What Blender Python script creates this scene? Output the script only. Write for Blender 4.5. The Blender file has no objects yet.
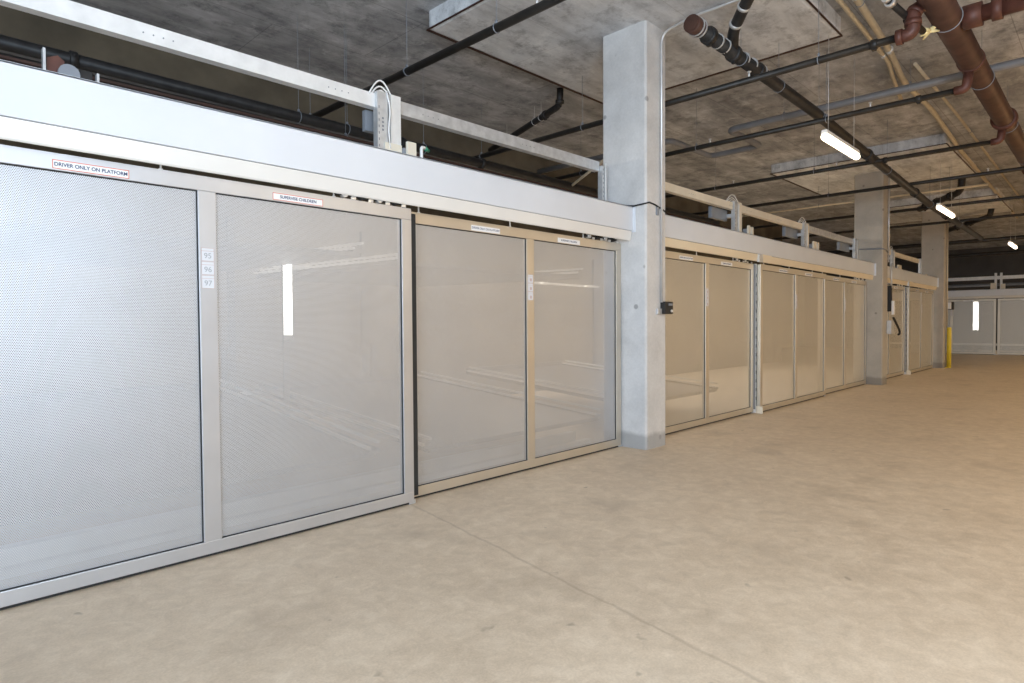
import bpy, bmesh, math, random
from mathutils import Vector, Matrix
random.seed(7)
PI = math.pi
C = bpy.context.scene.collection

# ------------------------------------------------------------------ materials
def _n(nt, t, **kw):
    n = nt.nodes.new(t)
    for k, v in kw.items():
        setattr(n, k, v)
    return n

def _bsdf(name):
    m = bpy.data.materials.new(name); m.use_nodes = True
    nt = m.node_tree
    return m, nt, nt.nodes['Principled BSDF']

def plain(name, col, rough=.5, metal=0., var=.12, scale=6., bump=0., stretch=(1, 1, 1)):
    """paint or metal with a faint procedural mottling"""
    m, nt, b = _bsdf(name)
    tc = _n(nt, 'ShaderNodeTexCoord'); mp = _n(nt, 'ShaderNodeMapping')
    mp.inputs['Scale'].default_value = stretch
    nz = _n(nt, 'ShaderNodeTexNoise'); nz.inputs['Scale'].default_value = scale; nz.inputs['Detail'].default_value = 5
    cr = _n(nt, 'ShaderNodeValToRGB')
    e = cr.color_ramp.elements
    e[0].position, e[1].position = .3, .7
    e[0].color = (*[c * (1 - var) for c in col], 1); e[1].color = (*[min(1, c * (1 + var)) for c in col], 1)
    L = nt.links.new
    L(tc.outputs['Object'], mp.inputs['Vector']); L(mp.outputs['Vector'], nz.inputs['Vector'])
    L(nz.outputs['Fac'], cr.inputs['Fac']); L(cr.outputs['Color'], b.inputs['Base Color'])
    b.inputs['Roughness'].default_value = rough; b.inputs['Metallic'].default_value = metal
    if bump:
        bp = _n(nt, 'ShaderNodeBump'); bp.inputs['Strength'].default_value = bump; bp.inputs['Distance'].default_value = .01
        L(nz.outputs['Fac'], bp.inputs['Height']); L(bp.outputs['Normal'], b.inputs['Normal'])
    return m

def emit(name, col, s):
    m = bpy.data.materials.new(name); m.use_nodes = True
    nt = m.node_tree; nt.nodes.clear()
    e = _n(nt, 'ShaderNodeEmission'); o = _n(nt, 'ShaderNodeOutputMaterial')
    e.inputs['Color'].default_value = (*col, 1); e.inputs['Strength'].default_value = s
    nt.links.new(e.outputs[0], o.inputs[0])
    return m

def ramp(nt, src, stops):
    cr = _n(nt, 'ShaderNodeValToRGB'); el = cr.color_ramp.elements
    while len(el) < len(stops): el.new(.5)
    for k, (p, c) in enumerate(stops):
        el[k].position = p; el[k].color = (*c, 1) if len(c) == 3 else c
    nt.links.new(src, cr.inputs['Fac'])
    return cr.outputs['Color']

def noise(nt, vec, scale, detail=6, rough=.6, dist=0.):
    n = _n(nt, 'ShaderNodeTexNoise')
    n.inputs['Scale'].default_value = scale; n.inputs['Detail'].default_value = detail
    n.inputs['Roughness'].default_value = rough; n.inputs['Distortion'].default_value = dist
    nt.links.new(vec, n.inputs['Vector'])
    return n.outputs['Fac']

def mapping(nt, vec, scale=(1, 1, 1), rot=(0, 0, 0), loc=(0, 0, 0)):
    m = _n(nt, 'ShaderNodeMapping')
    m.inputs['Scale'].default_value = scale; m.inputs['Rotation'].default_value = rot; m.inputs['Location'].default_value = loc
    nt.links.new(vec, m.inputs['Vector'])
    return m.outputs['Vector']

def mix(nt, fac, a, b, mode='MIX'):
    m = _n(nt, 'ShaderNodeMix'); m.data_type = 'RGBA'; m.blend_type = mode
    for v, i in ((fac, 0), (a, 6), (b, 7)):
        if isinstance(v, (int, float)): m.inputs[i].default_value = v
        elif isinstance(v, tuple): m.inputs[i].default_value = (*v, 1)
        else: nt.links.new(v, m.inputs[i])
    return m.outputs[2]

def math_(nt, op, a, b=0., c=None):
    m = _n(nt, 'ShaderNodeMath'); m.operation = op
    for i, v in enumerate((a, b, c)):
        if v is None: continue
        if isinstance(v, (int, float)): m.inputs[i].default_value = v
        else: nt.links.new(v, m.inputs[i])
    return m.outputs[0]

def floor_material():
    m, nt, b = _bsdf('worn_beige_concrete')
    v = _n(nt, 'ShaderNodeTexCoord').outputs['Object']
    big = noise(nt, v, .55, 7, .62, .4)
    c = ramp(nt, big, [(.28, (.49, .385, .27)), (.5, (.62, .50, .365)), (.72, (.73, .61, .46))])
    fine = noise(nt, mapping(nt, v, (1.6, 1.1, 1), (0, 0, .7)), 2.2, 12, .74, .25)
    c = mix(nt, .42, c, ramp(nt, fine, [(.3, (.38, .295, .205)), (.5, (.61, .495, .365)), (.66, (.84, .72, .56))]), 'MIX')
    mid = noise(nt, mapping(nt, v, loc=(2, 8, 0)), 9, 10, .72, .5)
    c = mix(nt, .32, c, ramp(nt, mid, [(.34, (.36, .28, .195)), (.5, (.62, .50, .37)), (.64, (.87, .755, .60))]))
    grain = noise(nt, v, 90, 3, .6)
    c = mix(nt, .25, c, ramp(nt, grain, [(.35, (.46, .36, .26)), (.65, (.74, .61, .47))]))
    # darker stains and small spots
    st = noise(nt, mapping(nt, v, loc=(3, 1, 0)), 1.7, 5, .55)
    c = mix(nt, ramp(nt, st, [(.55, (0, 0, 0)), (.75, (.4, .4, .4))]), c, (.33, .26, .19))
    sp = noise(nt, mapping(nt, v, loc=(9, 4, 0)), 7, 2, .5)
    c = mix(nt, ramp(nt, sp, [(.72, (0, 0, 0)), (.77, (.55, .55, .55))]), c, (.24, .19, .14))
    # hairline joint running across the floor
    sx = _n(nt, 'ShaderNodeSeparateXYZ'); nt.links.new(v, sx.inputs[0])
    wob = math_(nt, 'MULTIPLY', math_(nt, 'SUBTRACT', noise(nt, v, 5, 3, .6), .5), .06)
    lx = math_(nt, 'ADD', math_(nt, 'SUBTRACT', sx.outputs['X'], math_(nt, 'ADD', math_(nt, 'MULTIPLY', sx.outputs['Y'], .17), 2.21)), wob)
    ln = math_(nt, 'ABSOLUTE', lx)
    c = mix(nt, ramp(nt, ln, [(.003, (.42, .42, .42)), (.016, (0, 0, 0))]), c, (.33, .25, .18))
    nt.links.new(c, b.inputs['Base Color'])
    nt.links.new(ramp(nt, fine, [(.3, (.48,) * 3), (.7, (.66,) * 3)]), b.inputs['Roughness'])
    bp = _n(nt, 'ShaderNodeBump'); bp.inputs['Strength'].default_value = .05; bp.inputs['Distance'].default_value = .01
    nt.links.new(fine, bp.inputs['Height']); nt.links.new(bp.outputs['Normal'], b.inputs['Normal'])
    return m

def ceiling_material(name, lo, mid, hi, line=.6):
    m, nt, b = _bsdf(name)
    v = _n(nt, 'ShaderNodeTexCoord').outputs['Object']
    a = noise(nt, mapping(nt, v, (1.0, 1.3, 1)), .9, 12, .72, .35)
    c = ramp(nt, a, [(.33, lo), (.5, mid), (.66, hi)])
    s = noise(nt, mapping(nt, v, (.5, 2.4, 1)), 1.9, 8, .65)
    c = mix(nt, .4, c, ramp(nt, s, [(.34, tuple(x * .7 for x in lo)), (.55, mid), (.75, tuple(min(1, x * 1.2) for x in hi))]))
    br = _n(nt, 'ShaderNodeTexBrick')
    br.inputs['Scale'].default_value = 1; br.inputs['Mortar Size'].default_value = .007; br.inputs['Mortar Smooth'].default_value = .6
    br.inputs['Brick Width'].default_value = 2.44; br.inputs['Row Height'].default_value = 1.22
    br.inputs['Color1'].default_value = (.9, .9, .9, 1); br.inputs['Color2'].default_value = (1.08, 1.07, 1.05, 1)
    br.inputs['Mortar'].default_value = (line, line * .98, line * .96, 1)
    nt.links.new(mapping(nt, v, loc=(.4, .3, 0)), br.inputs['Vector'])
    c = mix(nt, 1., c, br.outputs['Color'], 'MULTIPLY')
    bl = noise(nt, mapping(nt, v, loc=(5, 2, 0)), 3.2, 12, .78)
    c = mix(nt, ramp(nt, bl, [(.5, (0, 0, 0)), (.66, (.7, .7, .7))]), c, tuple(x * .5 for x in lo))
    w = noise(nt, mapping(nt, v, loc=(1, 7, 0)), 2.1, 12, .75)
    c = mix(nt, ramp(nt, w, [(.55, (0, 0, 0)), (.7, (.5, .5, .5))]), c, tuple(min(1, x * 1.3) for x in hi))
    nt.links.new(c, b.inputs['Base Color']); b.inputs['Roughness'].default_value = .85
    bp = _n(nt, 'ShaderNodeBump'); bp.inputs['Strength'].default_value = .3; bp.inputs['Distance'].default_value = .015
    nt.links.new(bl, bp.inputs['Height']); nt.links.new(bp.outputs['Normal'], b.inputs['Normal'])
    return m

def column_material(name, col):
    m, nt, b = _bsdf(name)
    v = _n(nt, 'ShaderNodeTexCoord').outputs['Object']
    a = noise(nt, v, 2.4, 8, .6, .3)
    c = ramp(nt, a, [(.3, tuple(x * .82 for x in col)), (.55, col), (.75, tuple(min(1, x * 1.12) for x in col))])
    g = noise(nt, v, 40, 3, .6)
    c = mix(nt, .2, c, ramp(nt, g, [(.3, tuple(x * .7 for x in col)), (.7, tuple(min(1, x * 1.15) for x in col))]))
    vo = _n(nt, 'ShaderNodeTexVoronoi'); vo.inputs['Scale'].default_value = 3.3
    nt.links.new(v, vo.inputs['Vector'])
    c = mix(nt, ramp(nt, vo.outputs['Distance'], [(.07, (.75, .75, .75)), (.11, (0, 0, 0))]), c, tuple(x * .4 for x in col))
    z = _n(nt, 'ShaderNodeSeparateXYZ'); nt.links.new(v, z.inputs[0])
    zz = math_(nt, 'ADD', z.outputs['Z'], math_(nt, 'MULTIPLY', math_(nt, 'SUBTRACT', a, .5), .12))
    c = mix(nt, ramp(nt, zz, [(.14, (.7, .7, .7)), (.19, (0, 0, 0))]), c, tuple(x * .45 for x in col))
    nt.links.new(c, b.inputs['Base Color']); b.inputs['Roughness'].default_value = .8
    bp = _n(nt, 'ShaderNodeBump'); bp.inputs['Strength'].default_value = .15; bp.inputs['Distance'].default_value = .01
    nt.links.new(g, bp.inputs['Height']); nt.links.new(bp.outputs['Normal'], b.inputs['Normal'])
    return m

def perforated_material(name, col, pitch=.009, hole=.235):
    """sheet metal with rows of small staggered round holes that are really open"""
    m, nt, b = _bsdf(name)
    L = nt.links.new
    v = _n(nt, 'ShaderNodeTexCoord').outputs['Object']
    s = _n(nt, 'ShaderNodeSeparateXYZ'); L(v, s.inputs[0])
    px, pz = pitch, pitch * 1.732
    def dots(ox, oz):
        fx = math_(nt, 'SUBTRACT', math_(nt, 'FRACT', math_(nt, 'ADD', math_(nt, 'DIVIDE', s.outputs['X'], px), ox)), .5)
        fz = math_(nt, 'MULTIPLY', math_(nt, 'SUBTRACT', math_(nt, 'FRACT', math_(nt, 'ADD', math_(nt, 'DIVIDE', s.outputs['Z'], pz), oz)), .5), 1.732)
        d = math_(nt, 'SQRT', math_(nt, 'ADD', math_(nt, 'MULTIPLY', fx, fx), math_(nt, 'MULTIPLY', fz, fz)))
        return math_(nt, 'LESS_THAN', d, hole)
    h = math_(nt, 'MAXIMUM', dots(0, 0), dots(.5, .5))
    nz = noise(nt, v, 3, 4, .5)
    L(ramp(nt, nz, [(.3, tuple(x * .95 for x in col)), (.7, col)]), b.inputs['Base Color'])
    b.inputs['Metallic'].default_value = .72; b.inputs['Roughness'].default_value = .5
    tr = _n(nt, 'ShaderNodeBsdfTransparent'); mx = _n(nt, 'ShaderNodeMixShader')
    L(h, mx.inputs[0]); L(b.outputs[0], mx.inputs[1]); L(tr.outputs[0], mx.inputs[2])
    L(mx.outputs[0], nt.nodes['Material Output'].inputs[0])
    return m

M = dict(
    floor=floor_material(),
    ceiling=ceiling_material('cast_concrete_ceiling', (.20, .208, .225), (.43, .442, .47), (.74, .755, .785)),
    drop=ceiling_material('cast_concrete_drop', (.40, .415, .445), (.66, .685, .72), (.86, .88, .91), .85),  # ceiling concrete in a lighter tone that paints in the light on it
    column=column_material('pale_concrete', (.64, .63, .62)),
    column2=column_material('shaded_concrete', (.46, .425, .375)),  # column concrete darkened to paint in the shade on the farther columns
    wall=plain('grey_block_wall', (.16, .15, .14), .9, 0, .2, 2.5, .1),
    darkwall=plain('dark_grey_wall', (.10, .095, .092), .9, 0, .15, 1.5, .1),
    tanwall=plain('stained_tan_wall', (.12, .098, .067), .9, 0, .35, 1.6, .1),
    frame=plain('satin_aluminium', (.60, .61, .635), .40, .72, .05, 3),
    frame2=plain('warmlit_satin_aluminium', (.64, .585, .50), .40, .72, .05, 3),  # same aluminium as frame, tinted to paint in the yellowish lamp light
    lip2=plain('warmlit_cream_sheet', (.82, .72, .545), .42, .1, .03, 2),  # lip sheet with the yellowish lamp light put into its colour
    perf2=perforated_material('warmlit_perforated_aluminium', (.68, .655, .60)),  # perf sheet again, lamp light painted into its tone
    white=plain('white_enamel_sheet', (.71, .74, .79), .4, .1, .03, 2),
    lip=plain('cream_enamel_sheet', (.80, .785, .75), .42, .1, .03, 2),
    perf=perforated_material('perforated_aluminium', (.645, .665, .70)),
    galv=plain('galvanised_steel', (.62, .63, .64), .42, .55, .14, 14, .03),
    galvw=plain('bright_galvanised_steel', (.80, .80, .79), .5, .3, .08, 9, .03),
    rubber=plain('black_rubber', (.018, .018, .018), .7, 0, .2, 20),
    black=plain('black_iron', (.022, .021, .021), .5, .2, .4, 12, .05),
    sprinkler=plain('dark_painted_steel', (.024, .022, .02), .45, .3, .35, 8, .05),
    brown=plain('brown_iron', (.075, .036, .026), .45, .25, .3, 5, .06),
    red=plain('red_oxide_iron', (.105, .038, .026), .5, .1, .25, 12, .1),
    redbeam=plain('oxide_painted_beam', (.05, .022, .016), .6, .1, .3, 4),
    pvc=plain('grey_plastic_pipe', (.20, .205, .22), .42, 0, .1, 5),
    beige=plain('beige_conduit', (.62, .55, .42), .45, .3, .1, 8),
    conduit=plain('grey_conduit', (.66, .67, .68), .35, .5, .08, 10),
    chrome=plain('zinc_fittings', (.78, .78, .78), .35, .6, .08, 30),
    plate=plain('silver_sticker', (.72, .735, .765), .5, 0, .02, 4),
    sign=plain('white_sticker', (.86, .86, .86), .5, 0, .02, 4),
    signred=plain('red_sign_border', (.72, .16, .10), .5, 0, .05, 4),
    navy=plain('navy_lettering', (.03, .055, .15), .5, 0, .05, 4),
    grey_ink=plain('grey_lettering', (.38, .40, .43), .5, 0, .05, 4),
    plate_line=plain('pink_grey_outline', (.60, .47, .45), .5, 0, .05, 4),
    boxgrey=plain('grey_box_paint', (.24, .26, .29), .45, .1, .06, 5),
    cream=plain('cream_paint', (.80, .73, .60), .5, .05, .06, 5),
    yellow=plain('yellow_paint', (.78, .60, .05), .45, 0, .1, 6),
    ragyellow=plain('pale_yellow_cloth', (.85, .72, .38), .8, 0, .1, 20),
    green=plain('green_plastic', (.04, .26, .15), .45, 0, .1, 20),
    cable=plain('white_cable', (.82, .82, .80), .45, 0, .04, 10),
    deck=plain('dull_platform_steel', (.085, .085, .09), .5, .4, .15, 4, .04),
    deckrail=plain('bright_platform_edge', (.92, .92, .90), .3, .1, .06, 6),
    tube=emit('fluorescent_tube_glow', (1., .84, .62), 6),
    stalltube=emit('stall_tube_glow', (1., .97, .92), 6),
    lamp_body=plain('white_lamp_body', (.82, .80, .76), .4, 0, .03, 5),
)

# ------------------------------------------------------------------ mesh helpers
def bm_new(): return bmesh.new()

def box(bm, x0, x1, y0, y1, z0, z1, bevel=0.):
    r = bmesh.ops.create_cube(bm, size=1)
    vs = r['verts']
    for v in vs:
        v.co = Vector((x0 + (v.co.x + .5) * (x1 - x0), y0 + (v.co.y + .5) * (y1 - y0), z0 + (v.co.z + .5) * (z1 - z0)))
    if bevel:
        es = list({e for v in vs for e in v.link_edges})
        bmesh.ops.bevel(bm, geom=es, offset=bevel, segments=2, profile=.5, affect='EDGES')

def prism(bm, pts, axis, a, b):
    """extrude a 2-D outline along axis 'x' (pts = (y,z)), 'y' (x,z) or 'z' (x,y)"""
    def P(p, t):
        return {'x': (t, p[0], p[1]), 'y': (p[0], t, p[1]), 'z': (p[0], p[1], t)}[axis]
    A = [bm.verts.new(P(p, a)) for p in pts]; B = [bm.verts.new(P(p, b)) for p in pts]
    n = len(pts)
    fs = [bm.faces.new(A), bm.faces.new(B[::-1])]
    for i in range(n):
        fs.append(bm.faces.new((A[i], B[i], B[(i + 1) % n], A[(i + 1) % n])))
    bmesh.ops.recalc_face_normals(bm, faces=fs)

def fillet(pts, r, n=6):
    pts = [Vector(p) for p in pts]; out = [pts[0]]
    for i in range(1, len(pts) - 1):
        a, p, b = pts[i - 1], pts[i], pts[i + 1]
        da, db = (a - p), (b - p)
        k = min(r, da.length * .48, db.length * .48)
        s, e = p + da.normalized() * k, p + db.normalized() * k
        for j in range(n + 1):
            t = j / n
            out.append(s * (1 - t) ** 2 + p * 2 * t * (1 - t) + e * t * t)
    out.append(pts[-1])
    return out

def tube(bm, pts, r, seg=12, caps=True):
    pts = [Vector(p) for p in pts]
    rings = []; up = None
    for i, p in enumerate(pts):
        t = (pts[min(i + 1, len(pts) - 1)] - pts[max(i - 1, 0)]).normalized()
        if up is None:
            up = Vector((0, 0, 1)) if abs(t.z) < .9 else Vector((1, 0, 0))
        s = t.cross(up)
        if s.length < 1e-4: s = t.cross(Vector((0, 1, 0)))
        s.normalize(); up = s.cross(t).normalized()
        rr = r[i] if isinstance(r, (list, tuple)) else r
        rings.append([bm.verts.new(p + (s * math.cos(2 * PI * k / seg) + up * math.sin(2 * PI * k / seg)) * rr) for k in range(seg)])
    fs = []
    for a, b in zip(rings, rings[1:]):
        for k in range(seg):
            f = bm.faces.new((a[k], a[(k + 1) % seg], b[(k + 1) % seg], b[k])); f.smooth = True; fs.append(f)
    if caps:
        fs.append(bm.faces.new(rings[0][::-1])); fs.append(bm.faces.new(rings[-1]))
    bmesh.ops.recalc_face_normals(bm, faces=fs)

def ring(bm, c, axis, R, r, seg=20, s2=8):
    """torus of radius R round centre c, axis = normal of its plane"""
    c = Vector(c); a = Vector(axis).normalized()
    u = a.orthogonal().normalized(); w = a.cross(u)
    rs = []
    for i in range(seg):
        t = 2 * PI * i / seg; d = u * math.cos(t) + w * math.sin(t)
        rs.append([bm.verts.new(c + d * (R + r * math.cos(2 * PI * k / s2)) + a * r * math.sin(2 * PI * k / s2)) for k in range(s2)])
    for i in range(seg):
        A, B = rs[i], rs[(i + 1) % seg]
        for k in range(s2):
            f = bm.faces.new((A[k], B[k], B[(k + 1) % s2], A[(k + 1) % s2])); f.smooth = True
    bmesh.ops.recalc_face_normals(bm, faces=bm.faces[:])

def world_loc(o):
    v = Vector((0, 0, 0))
    while o is not None:
        v += o.location; o = o.parent
    return v

def obj(name, bm, mat, parent=None, world=True):
    """link a bmesh as one object; verts are in world coordinates unless world=False"""
    me = bpy.data.meshes.new(name)
    if parent is not None and world:
        w = world_loc(parent)
        bmesh.ops.translate(bm, verts=bm.verts[:], vec=-w)
    bm.to_mesh(me); bm.free()
    me.materials.append(M[mat])
    o = bpy.data.objects.new(name, me); C.objects.link(o)
    o.parent = parent
    return o

def thing(name, label, cat, loc=(0, 0, 0), rotz=0, group=None):
    o = bpy.data.objects.new(name, None); C.objects.link(o)
    o.empty_display_size = .2
    o.location = loc; o.rotation_euler = (0, 0, rotz)
    o['label'] = label; o['category'] = cat
    if group: o['group'] = group
    return o

def struct(name, bm, mat):
    o = obj(name, bm, mat); o['kind'] = 'structure'
    return o

def copy_thing(root, label, loc, rotz=0, group=None):
    def rec(o, parent):
        c = o.copy(); C.objects.link(c); c.parent = parent
        for ch in o.children: rec(ch, c)
        return c
    r = root.copy(); C.objects.link(r); r.location = loc; r.rotation_euler = (0, 0, rotz); r['label'] = label
    if group: r['group'] = group
    for ch in list(root.children): rec(ch, r)
    return r

def text_bm(s, size, mat_rot, loc, bold=0.):
    cu = bpy.data.curves.new('lettering', 'FONT'); cu.body = s; cu.size = size
    cu.offset = bold; cu.align_x = 'CENTER'; cu.align_y = 'CENTER'; cu.extrude = .0004
    t = bpy.data.objects.new('lettering', cu); C.objects.link(t)
    bpy.context.view_layer.update()
    dg = bpy.context.evaluated_depsgraph_get()
    me = bpy.data.meshes.new_from_object(t.evaluated_get(dg))
    bm = bm_new(); bm.from_mesh(me)
    bpy.data.objects.remove(t); bpy.data.curves.remove(cu); bpy.data.meshes.remove(me)
    bmesh.ops.transform(bm, matrix=Matrix.Translation(loc) @ mat_rot, verts=bm.verts[:])
    return bm

FRONT = Matrix.Rotation(PI / 2, 4, 'X')       # text lying in XY stood up to face -Y

# ------------------------------------------------------------------ dimensions
ZC, ZD = 4.88, 4.68          # ceiling, underside of the thickened slab at the columns
GW = 2.99                    # gate width

# ------------------------------------------------------------------ setting
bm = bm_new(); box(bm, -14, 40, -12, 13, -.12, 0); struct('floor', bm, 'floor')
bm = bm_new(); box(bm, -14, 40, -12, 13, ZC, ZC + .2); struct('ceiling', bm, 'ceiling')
bm = bm_new(); box(bm, -14, 22.6, 8.6, 8.8, 0, ZC); struct('wall_back', bm, 'tanwall')
bm = bm_new(); box(bm, 37, 37.2, -12, 13, 0, ZC); struct('wall_far', bm, 'darkwall')
bm = bm_new(); box(bm, 22.6, 37, 12.8, 13, 0, ZC); struct('wall_side', bm, 'darkwall')
bm = bm_new(); box(bm, 4, 37, -12.2, -12, 0, ZC); struct('wall_right', bm, 'wall')
# thickened slab squares over the columns, rounded on the lower edge
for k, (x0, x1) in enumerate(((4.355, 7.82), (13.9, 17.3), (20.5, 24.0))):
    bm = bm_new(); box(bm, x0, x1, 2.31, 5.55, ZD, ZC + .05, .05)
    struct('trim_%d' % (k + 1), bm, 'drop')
    bm = bm_new(); e = .026                          # dark strip painting in the shadow line along its lower edge
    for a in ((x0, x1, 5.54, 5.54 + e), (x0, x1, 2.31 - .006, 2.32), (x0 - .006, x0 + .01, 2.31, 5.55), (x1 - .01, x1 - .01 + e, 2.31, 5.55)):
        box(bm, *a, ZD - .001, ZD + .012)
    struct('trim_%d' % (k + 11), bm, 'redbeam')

# ------------------------------------------------------------------ columns
def column(x0, x1, label, y0=3.696, y1=4.279, mat='column', top=ZD):
    t = thing('concrete_column', label, 'column', ((x0 + x1) / 2, (y0 + y1) / 2, 0), group='concrete columns along the gate row')
    c = .02
    bm = bm_new()
    pts = [(x0 + c, y0), (x1 - c, y0), (x1, y0 + c), (x1, y1 - c), (x1 - c, y1), (x0 + c, y1), (x0, y1 - c), (x0, y0 + c)]
    prism(bm, pts, 'z', 0, top)
    obj('shaft', bm, mat, t)
    return t
column(5.881, 6.30, 'nearest square concrete column, with a black key switch on its side')
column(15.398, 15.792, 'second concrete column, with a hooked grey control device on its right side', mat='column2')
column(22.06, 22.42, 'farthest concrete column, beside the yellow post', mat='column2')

# ------------------------------------------------------------------ sliding gates
def number_plate(gate, zc, text=None):
    bm = bm_new()
    x0, x1 = 1.449, 1.521
    h = .077
    box(bm, x0, x1, -.0025, 0, zc - h / 2, zc + h / 2)
    p = obj('number_plate', bm, 'plate', gate, False)
    bm = bm_new()
    w = .0022
    zs = [zc - h / 2, zc + h / 2 - .018, zc + h / 2]
    for z in zs: box(bm, x0, x1, -.0034, -.0024, z - w / 2, z + w / 2)
    for x in (x0, x1): box(bm, x - w / 2, x + w / 2, -.0034, -.0024, zc - h / 2, zc + h / 2)
    obj('outline', bm, 'plate_line', p, False)
    if text:
        obj('lettering', text_bm(text, .045, FRONT, (1.485, -.0034, zc - .009)), 'grey_ink', p, False)
    else:
        bm = bm_new(); box(bm, 1.476, 1.502, -.0034, -.0024, zc - .024, zc + .004)
        obj('faint_mark', bm, 'plate_line', p, False)

def warning_sign(gate, x0, x1, zc, text, border=True):
    h = .046
    bm = bm_new(); box(bm, x0, x1, -.0025, 0, zc - h / 2, zc + h / 2)
    p = obj('warning_sign', bm, 'sign', gate, False)
    if border:
        bm = bm_new(); w = .0035
        for z in (zc - h / 2 + w / 2, zc + h / 2 - w / 2): box(bm, x0, x1, -.0034, -.0024, z - w / 2, z + w / 2)
        for x in (x0 + w / 2, x1 - w / 2): box(bm, x - w / 2, x + w / 2, -.0034, -.0024, zc - h / 2, zc + h / 2)
        obj('border', bm, 'signred', p, False)
    obj('lettering', text_bm(text, .0265, FRONT @ Matrix.Diagonal((.93 if len(text) > 20 else 1.0, 1, 1, 1)), ((x0 + x1) / 2, -.0034, zc), .0005 if border else 0.), 'navy', p, False)

def gate(x, y, label, rotz=0, numbers=(None, None, None), signs='full', border=True, seal=False, carriage=True, warm_lit=True, pm=None):
    fm, pm_ = ('frame2', 'perf2') if warm_lit else ('frame', 'perf')
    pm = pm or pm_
    g = thing('sliding_gate', label, 'gate', (x, y, 0), rotz, 'perforated metal sliding gates')
    D = .05; zb, zq, zp, zt = .02, .097, .0 + 2.206, 2.288
    for name, a in (('bottom_rail', (0, GW, 0, D, zb, zq)), ('top_rail', (0, GW, 0, D, zp, zt)),
                    ('stile', (0, .09, 0, D, zq, zp)), ('stile', (2.899, GW, 0, D, zq, zp)),
                    ('mullion', (1.436, 1.54, 0, D, zq, zp))):
        bm = bm_new(); box(bm, *a, bevel=.003); obj(name, bm, fm, g, False)
    bm = bm_new(); box(bm, 0, GW, .004, .012, zt, zt + .006); obj('track_edge', bm, fm, g, False)
    for x0, x1 in ((.09, 1.436), (1.54, 2.899)):
        bm = bm_new()
        vs = [bm.verts.new(p) for p in ((x0, .018, zq), (x1, .018, zq), (x1, .018, zp), (x0, .018, zp))]
        bm.faces.new(vs)
        pa = obj('perforated_panel', bm, pm, g, False)
        bm = bm_new(); w = .006                                     # dark glazing gasket round the sheet
        for a in ((x0, x1, zq, zq + w), (x0, x1, zp - w, zp), (x1 - w, x1, zq, zp), (x0, x0 + w * .4, zq, zp)):
            box(bm, a[0], a[1], .010, .016, a[2], a[3])
        obj('gasket', bm, 'rubber', pa, False)
    bm = bm_new(); box(bm, .02, GW - .02, .015, .035, .003, zb); obj('bottom_seal', bm, 'rubber', g, False)
    zs = [1.828, 1.746, 1.664]
    for z, n in zip(zs, numbers): number_plate(g, z, n)
    if signs:
        warning_sign(g, .735, 1.08, 2.236, 'DRIVER ONLY ON PLATFORM', border)
        warning_sign(g, 1.892, 2.245, 2.236, 'SUPERVISE CHILDREN', border)
    if seal:
        bm = bm_new(); box(bm, GW, GW + .05, .014, .04, .06, 2.26); obj('edge_seal', bm, 'rubber', g, False)
    # hanger bolts and the roller carriage above the top rail
    for bx in (.2, 1.25, 2.35):
        bm = bm_new(); tube(bm, [(bx, .036, zt), (bx, .036, zt + .09)], .006, 8); tube(bm, [(bx, .036, zt + .008), (bx, .036, zt + .018)], .012, 6)
        obj('hanger_bolt', bm, 'chrome', g, False)
    if carriage:
        bm = bm_new(); box(bm, 2.35, 2.93, .012, .04, zt + .028, zt + .05, .003)
        c = obj('roller_carriage', bm, 'rubber', g, False)
        for k in range(4):
            cx = 2.42 + k * .145
            bm = bm_new(); tube(bm, [(cx, .0, zt + .038), (cx, .04, zt + .038)], .024, 14); tube(bm, [(cx, -.006, zt + .038), (cx, .002, zt + .038)], .010, 8)
            obj('wheel', bm, 'rubber' if k % 2 else 'chrome', c, False)
            bm = bm_new(); box(bm, cx + .05, cx + .085, .0, .01, zt + .008, zt + .03); obj('link_plate', bm, 'chrome', c, False)
    bm = bm_new(); box(bm, 2.95, 3.01, .008, .04, .0, .03, .003); obj('floor_guide', bm, 'galv', g, False)
    return g

gate(-.094, 3.911, 'nearest sliding gate, perforated metal, with number plates 95, 96 and 97', numbers=('95', '96', '97'), seal=True, warm_lit=False)
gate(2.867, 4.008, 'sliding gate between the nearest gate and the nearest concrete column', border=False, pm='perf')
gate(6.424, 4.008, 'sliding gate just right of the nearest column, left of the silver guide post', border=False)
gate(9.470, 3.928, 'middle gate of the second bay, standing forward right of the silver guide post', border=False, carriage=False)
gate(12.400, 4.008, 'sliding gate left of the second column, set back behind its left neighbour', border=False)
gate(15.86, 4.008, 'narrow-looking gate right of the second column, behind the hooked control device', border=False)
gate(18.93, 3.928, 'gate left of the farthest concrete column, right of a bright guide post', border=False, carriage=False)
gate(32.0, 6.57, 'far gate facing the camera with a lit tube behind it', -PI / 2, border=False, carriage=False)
gate(32.0, 3.53, 'far gate at the right edge of the photo', -PI / 2, border=False, carriage=False)

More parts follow.
